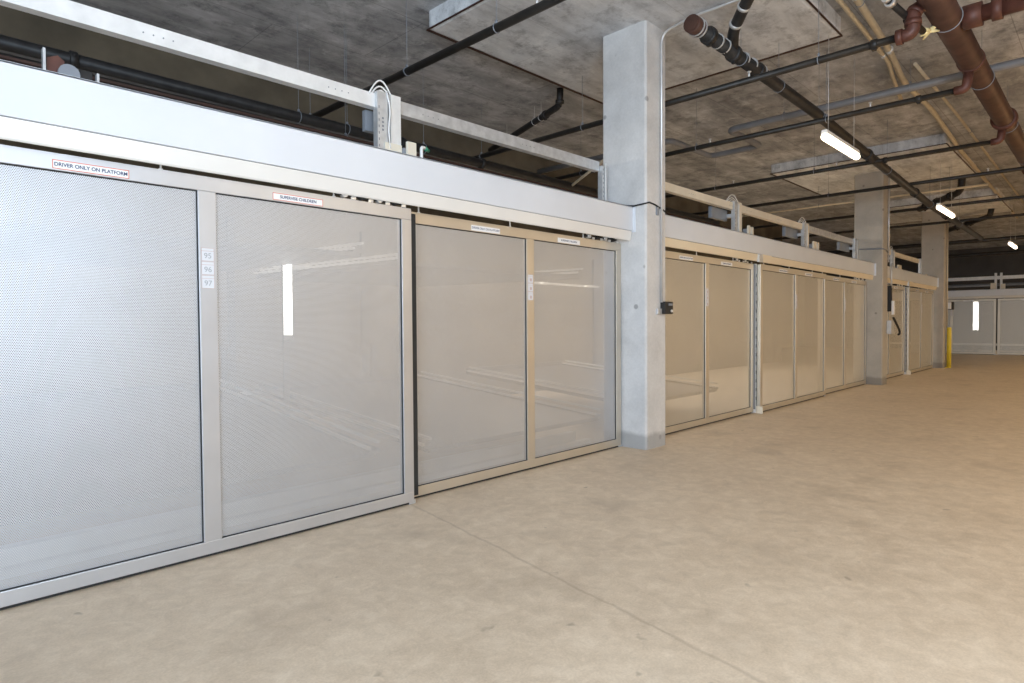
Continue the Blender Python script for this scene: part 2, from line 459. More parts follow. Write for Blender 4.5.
# ------------------------------------------------------------------ header panels (valances)
def header(x0, x1, label, joints=(), bracket=(True, True), loc=None, rotz=0, yf=3.855, lip='lip'):
    """local frame: x along the row, front at y=0"""
    L = x1 - x0
    t = thing('header_panel', label, 'panel', loc or (x0, yf, 2.3), rotz, 'long header panels above the gates')
    z0, zc, z1 = .016, .122, .388
    bm = bm_new()
    box(bm, 0, L, 0, .018, zc, z1, .003); box(bm, 0, L, 0, .42, z1 - .012, z1, .002)
    obj('face_sheet', bm, 'white', t, False)
    bm = bm_new()
    prism(bm, [(.012, zc - .004), (.03, zc - .004), (.044, z0 + .012), (.046, z0 + .008), (.046, z0), (.034, z0), (.028, z0 + .010)], 'x', 0, L - .012)
    obj('lower_lip', bm, lip, t, False)
    bm = bm_new(); box(bm, 0, L, .018, .032, zc - .008, zc + .02); obj('shadow_backing', bm, 'boxgrey', t, False)
    for k, on in enumerate(bracket):
        if on:
            xx = (0, L)[k]
            bm = bm_new()
            box(bm, xx - .006, xx + .006, -.03, .055, zc - .015, z1 - .005, .002)
            obj('end_bracket', bm, 'white', t, False)
    for j in joints:
        bm = bm_new(); box(bm, j - .06, j + .08, -.006, .03, z0 - .012, zc - .006, .002); a = obj('joint_plate', bm, 'galv', t, False)
        bm = bm_new(); box(bm, j + .08, j + .42, -.001, .03, z0 - .008, zc + .004, .002); obj('joint_cover', bm, lip, a, False)
    return t
header(-5.0, 5.874, 'long white header panel above the two nearest gates', bracket=(False, True))
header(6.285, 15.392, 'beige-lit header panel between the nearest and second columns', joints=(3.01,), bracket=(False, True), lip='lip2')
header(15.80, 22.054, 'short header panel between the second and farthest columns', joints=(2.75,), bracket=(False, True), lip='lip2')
header(0, 9.5, 'header panel over the far gates at right', bracket=(False, False), loc=(31.93, 8.5, 2.3), rotz=-PI / 2)

# ------------------------------------------------------------------ guide posts at the gate joints
def guide_post(x, y, label):
    t = thing('guide_post', label, 'post', (x, y, 0), group='upright guide posts between gates')
    bm = bm_new(); box(bm, x + .012, x + .04, y, y + .05, .0, 2.30, .004); obj('post', bm, 'galvw', t)
    bm = bm_new(); box(bm, x - .03, x + .01, y + .005, y + .045, .06, 2.29); obj('brush_strip', bm, 'boxgrey', t)
    bm = bm_new(); box(bm, x + .042, x + .17, y, y + .045, .07, 2.29); obj('edge_seal', bm, 'rubber', t)
    bm = bm_new()
    for k in range(15): box(bm, x + .014, x + .022, y - .002, y + .001, .2 + k * .135, .25 + k * .135)
    obj('slot_row', bm, 'rubber', t)
    bm = bm_new(); box(bm, x + .0, x + .16, y - .005, y + .06, 0, .06, .006); obj('foot_bracket', bm, 'galvw', t)
    bm = bm_new(); box(bm, x - .02, x - .005, y - .12, y - .02, 0, .11, .003); obj('foot_tab', bm, 'cream', t)
guide_post(9.445, 3.99, 'silver guide post with a black strip right of the nearest column')
guide_post(18.905, 3.99, 'bright guide post between the two gates left of the farthest column')

# ------------------------------------------------------------------ steel beams and posts above the header panels
def channel_beam(x0, x1, label, y0=4.2, z0=3.112, z1=3.219, mat='galvw'):
    t = thing('steel_beam', label, 'beam', (x0, y0, z0), group='horizontal steel beams above the header panels')
    bm = bm_new()
    w = .006
    prism(bm, [(y0, z0), (y0 + .07, z0), (y0 + .07, z0 + w), (y0 + w, z0 + w), (y0 + w, z1 - w), (y0 + .07, z1 - w), (y0 + .07, z1), (y0, z1)], 'x', x0, x1)
    obj('channel', bm, mat, t)
    bm = bm_new(); n = 0; xx = x0 + .25
    while xx < x1 - .1:
        if n % 8 < 4: tube(bm, [(xx, y0 - .003, (z0 + z1) / 2 - .004), (xx, y0 + .001, (z0 + z1) / 2 - .004)], .0045, 8)
        xx += .055 if n % 8 < 4 else .25; n += 1
    obj('rivet', bm, 'boxgrey', t)
    return t
channel_beam(-5.2, 2.81, 'pale steel beam running off the left edge of the photo above the header', mat='galvw')
channel_beam(2.99, 5.72, 'galvanised steel beam from the double post to the nearest column', mat='galv')
channel_beam(6.29, 9.22, 'cream-lit steel beam just right of the nearest column', mat='cream')
channel_beam(9.34, 12.10, 'steel beam between the two single posts of the second bay', mat='cream')
channel_beam(12.24, 15.2, 'steel beam ending at the second column', mat='galv')
channel_beam(15.8, 18.30, 'short steel beam right of the second column', mat='cream')
channel_beam(18.40, 21.5, 'steel beam reaching toward the farthest column', mat='cream')

def support(x, label, double=False, y=4.165, box_dx=None, loops=True, z1=3.235, width=.24):
    t = thing('steel_post', label, 'post', (x, y, 2.60), group='upright steel posts above the header panels')
    z0 = 2.688
    def chan(xa, xb, mat, name):
        bm = bm_new(); w = .006
        prism(bm, [(xa, y + .06), (xa, y), (xb, y), (xb, y + .06), (xb - w, y + .06), (xb - w, y + w), (xa + w, y + w), (xa + w, y + .06)], 'z', z0, z1)
        return obj(name, bm, mat, t)
    if double:
        p = chan(x - .115, x - .02, 'galv', 'slotted_channel')
        bm = bm_new()
        for k in range(9): box(bm, x - .105, x - .098, y - .002, y + .001, 2.7 + k * .05, 2.72 + k * .05)
        for k in range(4): box(bm, x - .075, x - .06, y - .003, y + .001, 2.93 + k * .03, 2.945 + k * .03)
        obj('slot_row', bm, 'boxgrey', p)
        chan(x + .01, x + .105, 'galvw', 'plain_channel')
        bm = bm_new(); box(bm, x - .055, x + .105, y - .012, y - .002, 2.688, 2.845, .002); obj('cover_plate', bm, 'cream', t)
        bm = bm_new(); tube(bm, fillet([(x - .03, y + .0, 3.25), (x - .005, y - .02, 3.1), (x - .03, y - .02, 2.95), (x - .005, y - .01, 2.8)], .1), .006, 8); obj('hanging_cable', bm, 'cable', t)
    else:
        xa = x - width / 2; xm = xa + width * .42
        p = chan(xa, xm, 'galv', 'slotted_channel')
        bm = bm_new()
        for k in range(9): box(bm, xa + .015, xa + .024, y - .002, y + .001, 2.72 + k * .05, 2.74 + k * .05)
        obj('slot_row', bm, 'boxgrey', p)
        chan(xm + .012, x + width / 2, 'cream' if loops else 'galv', 'plain_channel')
        bm = bm_new(); tube(bm, [(xm + .006, y - .012, 3.2), (xm + .006, y - .012, 2.70)], .008, 8); obj('hanging_cable', bm, 'cable', t)
    if box_dx:
        bm = bm_new(); box(bm, x + box_dx[0], x + box_dx[1], y + .14, y + .19, 2.95, 3.115, .004); b = obj('control_box', bm, 'boxgrey', t)
        bm = bm_new(); box(bm, x + box_dx[0] + .01, x + box_dx[1] - .01, y + .134, y + .141, 2.95, 3.11, .002); obj('box_lid', bm, 'boxgrey', b)
        bm = bm_new(); box(bm, x + box_dx[1] - .03, x - .02 if double else x - .05, y + .06, y + .16, 3.0, 3.05); obj('box_bracket', bm, 'galv', t)
    if loops:
        for k, (h, w) in enumerate(((.125, .22), (.085, .19), (.06, .14))):
            bm = bm_new()
            w = w if double else w * 2.0
            pts = [(x - (w * .78 if double else w * .8) + w * (i / 10.), y + .03 + k * .015, z1 - .03 + h * math.sin(PI * i / 10.)) for i in range(11)]
            tube(bm, pts, .0065, 8); obj('cable_loop', bm, 'cable', t)
    return t
support(2.885, 'double steel post with white cable loops above the nearest header', True, box_dx=(-.135, -.03))
support(5.775, 'slotted galvanised post against the nearest concrete column', loops=False, z1=3.17, width=.1)
support(9.22, 'steel post with blue-grey box and cable loop above the second bay, nearer one', box_dx=(-.60, -.09))
support(12.12, 'steel post with cable loop above the middle of the second bay, farther one', box_dx=(-.68, -.07))
support(15.22, 'steel post with grey box against the second concrete column', box_dx=(-.74, -.05), loops=False)
support(18.38, 'steel post right of the second column, above the short header', box_dx=(-.4, -.08))
support(21.5, 'last steel post beside the farthest concrete column', loops=False, width=.16)

def upright(x0, x1, y, label, z1, mat='cream'):
    t = thing('upright_bracket', label, 'bracket', ((x0 + x1) / 2, y, 2.69), group='small uprights behind the header panels')
    bm = bm_new(); box(bm, x0, x1, y, y + .03, 2.688, z1, .003); obj('plate', bm, mat, t)
    bm = bm_new(); box(bm, x0 - .02, x1, y + .03, y + .09, 2.688, z1 - .05, .003); obj('angle', bm, 'boxgrey', t)
upright(3.01, 3.095, 4.10, 'small cream upright beside the double post', 2.875)
upright(9.44, 9.50, 4.10, 'left one of two cream uprights beside the nearer single post', 2.90)
upright(9.56, 9.62, 4.10, 'right one of two cream uprights beside the nearer single post', 2.885)
upright(12.30, 12.46, 4.10, 'wide cream upright beside the farther post of the second bay', 2.915)
upright(12.53, 12.60, 4.10, 'thin cream upright beside the farther post of the second bay', 2.91)
upright(18.55, 18.9, 4.10, 'pale upright on the short header right of the second column', 2.87)
upright(21.75, 21.95, 4.10, 'small pale block at the farthest column foot of the header', 2.80)
t = thing('elbow_tube', 'white elbow tube with a green tip above the nearest header', 'tube', (3.17, 4.12, 2.69))
bm = bm_new(); tube(bm, fillet([(3.16, 4.12, 2.688), (3.16, 4.12, 2.86), (3.21, 4.14, 2.865)], .04), .014, 10); obj('tube', bm, 'cable', t)
bm = bm_new(); tube(bm, [(3.205, 4.14, 2.865), (3.27, 4.17, 2.86)], .016, 10); tube(bm, [(3.225, 4.15, 2.864), (3.235, 4.155, 2.863)], .02, 10); obj('green_tip', bm, 'green', t)

# ------------------------------------------------------------------ pipes
def pipe(name, label, cat, pts, r, mat, rad=.12, hangers=(), couplings=(), heads=(), cmat=None, group=None, seg=14, ring_mat='boxgrey', caps=(), top=ZC, rod=9):
    pts = [Vector(p) for p in pts]
    t = thing(name, label, cat, pts[0], group=group)
    bm = bm_new(); tube(bm, fillet(pts, rad) if len(pts) > 2 else pts, r, seg)
    obj('pipe', bm, mat, t)
    def at(f):
        L = [(b - a).length for a, b in zip(pts, pts[1:])]; d = f * sum(L)
        for i, l in enumerate(L):
            if d <= l or i == len(L) - 1:
                ax = (pts[i + 1] - pts[i]).normalized()
                return pts[i] + ax * d, ax
            d -= l
    for f in hangers:
        p, ax = at(f)
        bm = bm_new(); ring(bm, p, ax, r + .004, .0045); tube(bm, [p + Vector((0, 0, r)), (p.x, p.y, min(top, p.z + rod))], .0028, 6)
        tube(bm, [p + Vector((0, 0, r + .002)), p + Vector((0, 0, r + .03))], .013, 6)
        obj('hanger', bm, ring_mat, t)
    for f in couplings:
        p, ax = at(f)
        bm = bm_new(); w = max(.03, r * .55)
        tube(bm, [p - ax * w, p - ax * w * .75, p + ax * w * .75, p + ax * w], [r * 1.08, r * 1.3, r * 1.3, r * 1.08], seg)
        o = (Vector((0, 0, 1)) if abs(ax.z) < .8 else Vector((1, 0, 0))).cross(ax).normalized()
        box(bm, p.x - .018, p.x + .018, p.y - .018, p.y + .018, p.z - r * 1.55, p.z - r * 1.2)
        obj('coupling', bm, cmat or mat, t)
    for f in heads:
        p, ax = at(f)
        bm = bm_new(); tube(bm, [p + Vector((0, 0, r * .9)), p + Vector((0, 0, r + .05))], .011, 8)
        tube(bm, [p + Vector((0, 0, r + .05)), p + Vector((0, 0, r + .055))], .024, 12)
        obj('sprinkler_head', bm, 'chrome', t)
    for f in caps:
        p, ax = at(f)
        bm = bm_new(); tube(bm, [p - ax * .05, p + ax * .05], r * 1.22, seg); obj('end_cap', bm, cmat or mat, t)
    return t
SG = 'dark sprinkler branch pipes crossing under the ceiling'
def branch(u, y0, y1, z, label, **k):
    return pipe('sprinkler_pipe', label, 'pipe', [(u, y0, z), (u, y1, z)], k.pop('r', .034), 'sprinkler', group=SG, **k)
branch(3.86, -3.5, 8.5, 4.0, 'dark sprinkler pipe nearest the camera, passing over the double post', r=.038, hangers=(.32, .62, .73, .9), couplings=(.05,), heads=(.58, .82))
branch(6.60, 1.46, 8.5, 4.0, 'dark sprinkler pipe passing behind the nearest column, ending in the red elbow', r=.036, hangers=(.1, .52, .8), couplings=(.03,), heads=(.2,))
branch(8.58, 1.27, 8.5, 4.0, 'dark sprinkler pipe crossing right of the nearest column, second of that bay', hangers=(.2, .45, .75), couplings=(.06,), heads=(.13, .42, .7))
branch(11.40, 1.27, 8.5, 4.0, 'thin dark sprinkler pipe crossing in front of the lit lamp toward the second column', hangers=(.35, .6, .8), couplings=(.2,), heads=(.3, .55))
branch(13.75, -2.0, 8.5, 4.0, 'thin dark sprinkler pipe vanishing behind the top of the second column', hangers=(.3, .6), heads=(.35,))
branch(16.9, -2.5, 8.5, 4.0, 'thin dark sprinkler pipe just beyond the second column', hangers=(.3, .6), heads=(.4,))
branch(19.7, -3.0, 12, 4.0, 'thin dark sprinkler pipe before the farthest column', hangers=(.3, .6), heads=(.4,))
branch(23.6, -3.0, 12, 3.85, 'thick dark pipe crossing beyond the farthest column', r=.06, hangers=(.3, .6))
branch(28.5, -3.0, 12, 3.85, 'lowest dark pipe crossing above the far gates', r=.07, hangers=(.3, .6))

# long black drain along the ceiling with a branch
def zb(u): return 4.20 - (u - 5.485) * .0335 if u > 8 else 4.20
bp_ = pipe('drain_pipe', 'long black cast iron drain pipe running above the ceiling lamps', 'pipe',
           [(5.42, 2.89, 4.20), (8.6, 2.89, 4.16), (16, 2.89, 3.86), (22.5, 2.89, 3.80)], .066, 'black', rad=.3,
           hangers=(.06, .12, .2, .4, .6, .8), couplings=(.018, .05, .085, .33, .52, .7), cmat='black', seg=18)
bm = bm_new(); tube(bm, [(5.38, 2.89, 4.2), (5.54, 2.89, 4.2)], .082, 18); tube(bm, [(5.37, 2.89, 4.2), (5.39, 2.89, 4.2)], .068, 18); e = obj('end_cap', bm, 'brown', bp_)
bm = bm_new()
for x in (5.47, 5.52): tube(bm, [(x, 2.89, 4.2), (x + .018, 2.89, 4.2)], .088, 18)
obj('clamp_band', bm, 'galv', e)
bm = bm_new(); tube(bm, fillet([(6.25, 2.89, 4.22), (6.02, 2.78, 4.30), (5.80, 2.55, 4.42), (5.5, 2.2, 4.6)], .1), .056, 16); w = obj('wye_branch', bm, 'black', bp_)
bm = bm_new()
for p, q in (((5.97, 2.735, 4.327), (5.95, 2.715, 4.338)), ((5.84, 2.595, 4.40), (5.82, 2.575, 4.411)), ((5.68, 2.41, 4.492), (5.66, 2.39, 4.504))): tube(bm, [p, q], .064, 16)
obj('clamp_band', bm, 'galv', w)
bm = bm_new()
for x in (5.9, 6.05, 6.5, 6.7, 6.95): tube(bm, [(x, 2.89, 4.2), (x + .02, 2.89, 4.2)], .074, 16)
obj('clamp_band', bm, 'galv', bp_)
for pts, lab in (([(19.1, 3.75, 4.33), (17.75, 2.66, 4.42), (17.74, 2.64, ZC)], 'black drain elbow rising into the ceiling right of the second column'),
                 ([(25.3, 4.35, 4.40), (22.95, 2.74, 4.48), (22.9, 2.70, ZD)], 'black drain elbow rising into the ceiling beyond the second lamp')):
    pipe('drain_pipe', lab, 'pipe', pts, .075, 'black', rad=.2, hangers=(.2,), couplings=(.12, .35, .6), cmat='black')

# brown main with red fittings
mn = pipe('water_main', 'large brown iron water main with ring clamps at upper right', 'pipe', [(2.5, 1.21, 4.3), (24, 1.21, 4.3)], .122, 'brown',
          hangers=(.22, .317, .43, .55, .7), couplings=(.414, .6, .8), cmat='red', seg=24)
bm = bm_new(); tube(bm, [(7.35, 1.21, 4.3), (7.35, -1.6, 4.3)], .075, 16); tube(bm, [(7.35, 1.1, 4.3), (7.35, .95, 4.3)], .11, 16); tube(bm, [(7.35, .88, 4.3), (7.35, .80, 4.3)], .10, 16); obj('tee_branch', bm, 'red', mn)
el = pipe('pipe_elbow', 'red oxide elbow joining the second sprinkler pipe to the brown main', 'pipe fitting',
          [(6.60, 1.47, 4.0), (6.6, 1.36, 4.0), (6.60, 1.36, 4.22), (6.72, 1.24, 4.27)], .056, 'red', rad=.07)
for p, q in (((6.6, 1.49, 4.0), (6.6, 1.44, 4.0)), ((6.6, 1.36, 4.07), (6.6, 1.36, 4.12)), ((6.6, 1.36, 4.17), (6.62, 1.345, 4.21))):
    bm = bm_new(); tube(bm, [p, q], .07, 14); obj('coupling', bm, 'red', el)
st = pipe('test_pipe', 'short black pipe stub with bolted end beside the red elbow', 'pipe', [(6.22, 1.47, 4.2), (7.0, 1.36, 4.15)], .03, 'black')
bm = bm_new(); tube(bm, [(6.16, 1.478, 4.204), (6.2, 1.473, 4.2)], .035, 10); tube(bm, [(6.24, 1.468, 4.2), (6.30, 1.46, 4.2)], .045, 8); obj('bolted_end', bm, 'chrome', st)
bm = bm_new(); tube(bm, [(6.66, 1.408, 4.17), (6.72, 1.40, 4.166)], .048, 10); obj('coupling', bm, 'black', st)
t = thing('tied_rag', 'pale yellow tied rag hanging on the brown main', 'rag', (7.10, 1.32, 4.18))
bm = bm_new()
for a in ((.05, -.12, .09), (-.05, .06, -.05), (.06, .06, -.045), (-.09, .02, .0), (.07, -.07, .0)):
    p = Vector((7.10, 1.33, 4.18)); tube(bm, [p, p + Vector(a) * .55, p + Vector(a)], [.022, .016, .007], 8)
obj('knot', bm, 'ragyellow', t)
for u, lab in ((8.58, 'red tee clamp where the second-bay sprinkler pipe meets the brown main'), (11.4, 'red tee clamp on the brown main, farther along')):
    t = thing('tee_clamp', lab, 'pipe fitting', (u, 1.24, 4.1))
    bm = bm_new(); tube(bm, fillet([(u, 1.36, 4.0), (u, 1.25, 4.0), (u, 1.23, 4.17)], .06), .05, 12); obj('elbow', bm, 'red', t)
    bm = bm_new(); tube(bm, [(u - .045, 1.21, 4.3), (u + .045, 1.21, 4.3)], .132, 20); obj('saddle', bm, 'red', t)

# grey plastic drain with an offset
pipe('plastic_pipe', 'grey plastic pipe with offset bends right of the nearest column', 'pipe',
     [(9.66, -2.5, 4.5), (9.66, 4.53, 4.5), (10.92, 4.53, 4.5), (10.92, 5.48, 4.5), (9.5, 5.48, 4.5), (9.5, 8.5, 4.5)], .052, 'pvc', rad=.14,
     hangers=(.17, .33, .45, .62), couplings=(.02,), cmat='pvc')
pipe('conduit', 'thin beige conduit crossing between the second and farthest columns', 'conduit', [(16.0, 1.95, 4.2), (16.0, 8.5, 4.2)], .022, 'beige', hangers=(.1, .5))
# beige conduits along the ceiling
pipe('conduit', 'wider beige conduit running along the ceiling left of the brown main', 'conduit',
     [(4.5, 1.9, 4.75), (7.2, 1.98, 4.75), (8.8, 2.06, 4.75), (10.2, 2.2, 4.75), (11.6, 2.15, 4.75), (15, 2.26, 4.75), (26, 2.4, 4.75)], .036, 'beige', rad=.5, couplings=(.12, .2), cmat='conduit', hangers=(.13,))
pipe('conduit', 'slimmer beige conduit bending beside the wider one', 'conduit',
     [(4.5, 2.1, 4.75), (7.07, 2.12, 4.75), (8.2, 2.14, 4.75), (9.2, 2.16, 4.75), (9.7, 2.24, 4.74), (10.8, 2.37, 4.72)], .026, 'beige', rad=.3, couplings=(.7,), cmat='conduit')
pipe('conduit', 'thin grey conduit parallel to the beige ones, to their right', 'conduit',
     [(9.6, 1.95, 4.78), (12.5, 1.93, 4.78), (26, 2.0, 4.78)], .022, 'beige', rad=.3, hangers=(.1, .25))
# bent drain with an elbow up into the ceiling, left of the nearest column
d = pipe('drain_pipe', 'black drain pipe with an elbow rising into the ceiling left of the nearest column', 'pipe',
     [(7.14, 5.95, ZC), (7.16, 5.98, 4.64), (7.62, 7.3, 4.62), (7.95, 8.3, 4.60)], .05, 'black', rad=.2, hangers=(.3, .38, .75), ring_mat='chrome', couplings=(.07, .25), cmat='black')

# pipes and beam seen behind, over the stalls
pipe('drain_pipe', 'black pipe running along the back above the nearest stalls', 'pipe', [(-4, 6.6, 3.77), (13.5, 6.6, 3.68)], .06, 'black', hangers=(.27, .42, .455, .52), couplings=(.3, .5, .58), cmat='black', seg=16)
pipe('sprinkler_pipe', 'slim dark pipe beside the black pipe at the back of the nearest stalls', 'pipe', [(-4, 6.2, 3.50), (13.5, 6.2, 3.44)], .04, 'sprinkler', hangers=(.44,), ring_mat='boxgrey')
pipe('air_duct', 'grey duct along the tan back wall over the nearest stalls', 'duct', [(-4, 7.0, 3.86), (13.5, 7.0, 3.8)], .06, 'pvc')
pipe('conduit', 'thin cream conduit crossing behind the beam left of the nearest column', 'conduit', [(7.2, 5.2, 3.7), (9.4, 8.3, 3.72)], .02, 'beige')
t = thing('steel_beam', 'dark red painted beam behind the nearest header panel', 'beam', (0, 5.6, 3.1))
bm = bm_new(); prism(bm, [(5.5, 2.9), (5.7, 2.9), (5.7, 2.92), (5.61, 2.92), (5.61, 3.25), (5.7, 3.25), (5.7, 3.27), (5.5, 3.27), (5.5, 3.25), (5.59, 3.25), (5.59, 2.92), (5.5, 2.92)], 'x', -4, 13); obj('web', bm, 'redbeam', t)
t = thing('pulley_unit', 'small grey pulley with red bracket behind the nearest header panel', 'pulley', (.76, 4.16, 2.688))
bm = bm_new(); tube(bm, [(.765, 4.13, 2.79), (.765, 4.165, 2.79)], .05, 18); obj('wheel', bm, 'boxgrey', t)
bm = bm_new(); prism(bm, [(.67, 2.70), (.74, 2.70), (.75, 2.86), (.72, 2.885), (.67, 2.86)], 'y', 4.165, 4.22); obj('red_bracket', bm, 'red', t)
bm = bm_new(); box(bm, .82, .88, 4.165, 4.22, 2.70, 2.84, .004); obj('dark_bracket', bm, 'black', t)
bm = bm_new(); box(bm, .65, .662, 4.14, 4.18, 2.69, 2.90); obj('steel_plate', bm, 'galv', t)
bm = bm_new(); box(bm, .895, .907, 4.14, 4.18, 2.69, 2.83); obj('steel_plate', bm, 'galv', t)
bm = bm_new(); box(bm, .62, .92, 4.16, 4.25, 2.688, 2.71); obj('base_angle', bm, 'boxgrey', t)

# ------------------------------------------------------------------ lamps
def lamp(u0, u1, y, z, label):
    t = thing('ceiling_lamp', label, 'lamp', ((u0 + u1) / 2, y, z), group='fluorescent ceiling lamps in a row')
    bm = bm_new(); prism(bm, [(y - .036, z + .034), (y + .036, z + .034), (y + .028, z + .078), (y - .028, z + .078)], 'x', u0 + .02, u1 - .02); obj('housing', bm, 'lamp_body', t)
    bm = bm_new(); n = 8
    tube(bm, [(u0, y, z), (u0 + .015, y, z), (u0 + .05, y, z), (u1 - .05, y, z), (u1 - .015, y, z), (u1, y, z)], [.024, .036, .042, .042, .036, .024], 18)
    obj('glowing_diffuser', bm, 'tube', t)
    for f in (.12, .88):
        x = u0 + (u1 - u0) * f
        bm = bm_new(); tube(bm, [(x, y, z + .075), (x, y, ZC)], .003, 6); obj('suspension_rod', bm, 'galv', t)
    return t
lamp(7.53, 8.80, 2.41, 3.5, 'nearest lit fluorescent lamp under the ceiling')
lamp(13.72, 15.15, 2.40, 3.5, 'second lit fluorescent lamp, in front of the farthest column')
lamp(21.6, 23.0, 2.14, 3.5, 'third lit fluorescent lamp, at the right edge of the photo')

# ------------------------------------------------------------------ things on and near the columns
t = thing('key_switch', 'black key switch box on the right side of the nearest column', 'switch', (6.29, 3.66, 1.57))
bm = bm_new(); box(bm, 6.165, 6.345, 3.63, 3.692, 1.50, 1.64, .008); obj('box', bm, 'rubber', t)
bm = bm_new(); box(bm, 6.24, 6.325, 3.624, 3.631, 1.595, 1.62, .002); obj('label_strip', bm, 'boxgrey', t)
bm = bm_new(); tube(bm, [(6.30, 3.635, 1.535), (6.30, 3.615, 1.535)], .016, 10); obj('key_cylinder', bm, 'chrome', t)
bm = bm_new(); box(bm, 6.08, 6.19, 3.67, 3.697, 1.495, 1.56, .004); obj('mounting_plate', bm, 'galv', t)
pipe('conduit', 'grey conduit up the nearest column, bending away under the ceiling', 'conduit',
     [(6.165, 3.672, 1.63), (6.165, 3.672, 4.62), (6.13, 3.3, 4.655), (6.16, 2.0, 4.655)], .014, 'conduit', rad=.13, couplings=(.35, .96), cmat='conduit')
t = thing('black_cable', 'thin black cable wrapped round the nearest column above the header', 'cable', (5.87, 3.8, 2.7))
bm = bm_new(); tube(bm, [(5.872, 4.0, 2.72), (5.872, 3.85, 2.695), (5.866, 3.72, 2.70), (5.93, 3.683, 2.72), (6.05, 3.686, 2.71), (6.18, 3.684, 2.68), (6.285, 3.686, 2.655), (6.30, 3.8, 2.65)], .009, 8); obj('strand', bm, 'rubber', t)
bm = bm_new(); box(bm, 6.08, 6.12, 3.678, 3.697, 2.60, 2.69, .003); obj('clip', bm, 'boxgrey', t)
t = thing('black_cable', 'thin dark cable round the second column', 'cable', (15.39, 3.9, 2.95))
bm = bm_new(); tube(bm, [(15.385, 4.27, 3.02), (15.386, 3.9, 3.0), (15.385, 3.69, 2.99), (15.6, 3.685, 2.98), (15.79, 3.686, 2.93)], .014, 8); obj('strand', bm, 'boxgrey', t)
# hooked device on the second column
t = thing('control_device', 'grey control device with hooked handle on the second column', 'control device', (15.85, 3.68, 1.3))
bm = bm_new(); box(bm, 15.795, 15.87, 3.62, 3.70, 1.62, 2.2, .008); obj('cabinet', bm, 'rubber', t)
bm = bm_new(); box(bm, 15.80, 15.90, 3.57, 3.62, 1.55, 1.86, .006); obj('display', bm, 'sign', t)
bm = bm_new(); prism(bm, [(15.72, 1.12), (16.05, 1.12), (16.0, 1.16), (15.9, 1.42), (15.72, 1.42)], 'y', 3.60, 3.69); obj('bracket', bm, 'galv', t)
bm = bm_new(); tube(bm, fillet([(15.85, 3.59, 1.48), (16.05, 3.58, 1.36), (16.3, 3.57, 1.2), (16.34, 3.57, 1.12), (16.22, 3.57, 1.10)], .06), .024, 10); obj('hooked_handle', bm, 'rubber', t)
bm = bm_new(); tube(bm, fillet([(15.83, 3.63, 2.15), (15.83, 3.63, 2.7)], .05), .02, 8); obj('conduit', bm, 'conduit', t)
pipe('conduit', 'grey conduit running up the right edge of the second column', 'conduit', [(15.77, 3.675, 2.72), (15.77, 3.675, ZD)], .016, 'conduit')
pipe('conduit', 'pale conduit running up the right edge of the farthest column', 'conduit', [(22.39, 3.672, 1.22), (22.39, 3.672, ZD)], .02, 'beige')
t = thing('key_switch', 'small black switch on the right of the farthest column', 'switch', (22.62, 3.6, 1.85))
bm = bm_new(); box(bm, 22.50, 22.62, 3.60, 3.70, 1.76, 1.96, .008); obj('mount', bm, 'sign', t)
bm = bm_new(); box(bm, 22.62, 22.85, 3.56, 3.68, 1.74, 1.98, .012); obj('box', bm, 'rubber', t)
t = thing('pipe_guard', 'yellow guard post at the foot of the farthest column', 'guard post', (22.52, 3.61, 0))
bm = bm_new(); tube(bm, [(22.38, 3.61, 0), (22.38, 3.61, 1.19), (22.38, 3.61, 1.21)], [.06, .06, .045], 18); obj('tube', bm, 'yellow', t)
bm = bm_new(); box(bm, 22.30, 22.46, 3.59, 3.69, .0, .02, .004); obj('foot_plate', bm, 'yellow', t)

# ------------------------------------------------------------------ stalls behind the gates (seen through the perforations)
def platform(u0, u1, y0, z0, y1, z1, label):
    t = thing('parking_platform', label, 'platform', ((u0 + u1) / 2, (y0 + y1) / 2, 0), group='car lift platforms inside the stalls')
    bm = bm_new(); prism(bm, [(y0, z0 - .09), (y1, z1 - .09), (y1, z1 - .13), (y0, z0 - .13)], 'x', u0, u1); obj('deck', bm, 'deck', t)
    for u in (u0, u1):
        for du, dz in ((.03, 0.), (-.05, -.045)):
            bm = bm_new(); prism(bm, [(y0, z0 + dz), (y1, z1 + dz), (y1, z1 + dz - .022), (y0, z0 + dz - .022)], 'x', u + du - .012, u + du + .012)
            obj('side_rail', bm, 'deckrail', t)
        bm = bm_new(); prism(bm, [(y0, z0 - .07), (y1, z1 - .07), (y1, z1 - .095), (y0, z0 - .095)], 'x', u - .06, u + .05); obj('rail_base', bm, 'deck', t)
    bm = bm_new(); box(bm, u0, u1, y1, y1 + .06, z1 - .13, z1 - .02); obj('rear_edge', bm, 'deck', t)
    return t
platform(.35, 2.80, 4.3, .455, 7.6, .76, 'lower car platform seen through the right panel of the nearest gate')
platform(3.3, 5.75, 4.25, .42, 7.6, .69, 'lower car platform seen through the gate left of the nearest column')
platform(.35, 2.80, 4.5, 2.09, 7.6, 2.165, 'upper car platform behind the nearest gate')
platform(3.3, 5.75, 4.5, 2.05, 7.6, 2.10, 'upper car platform behind the gate left of the nearest column')
platform(6.75, 9.2, 4.5, .45, 7.6, .7, 'lower car platform behind the gate right of the nearest column')
def low_beam(x0, x1, y, z, label, mat='deckrail'):
    t = thing('floor_beam', label, 'beam', ((x0 + x1) / 2, y, 0), group='low beams inside the stalls')
    bm = bm_new(); box(bm, x0, x1, y, y + .08, 0, z, .004); obj('bar', bm, mat, t)
low_beam(-3, 5.8, 4.62, .11, 'low steel beam on the floor inside the nearest stalls, farther one')
low_beam(-3, 5.8, 4.40, .05, 'low steel strip on the floor inside the nearest stalls, closer one')
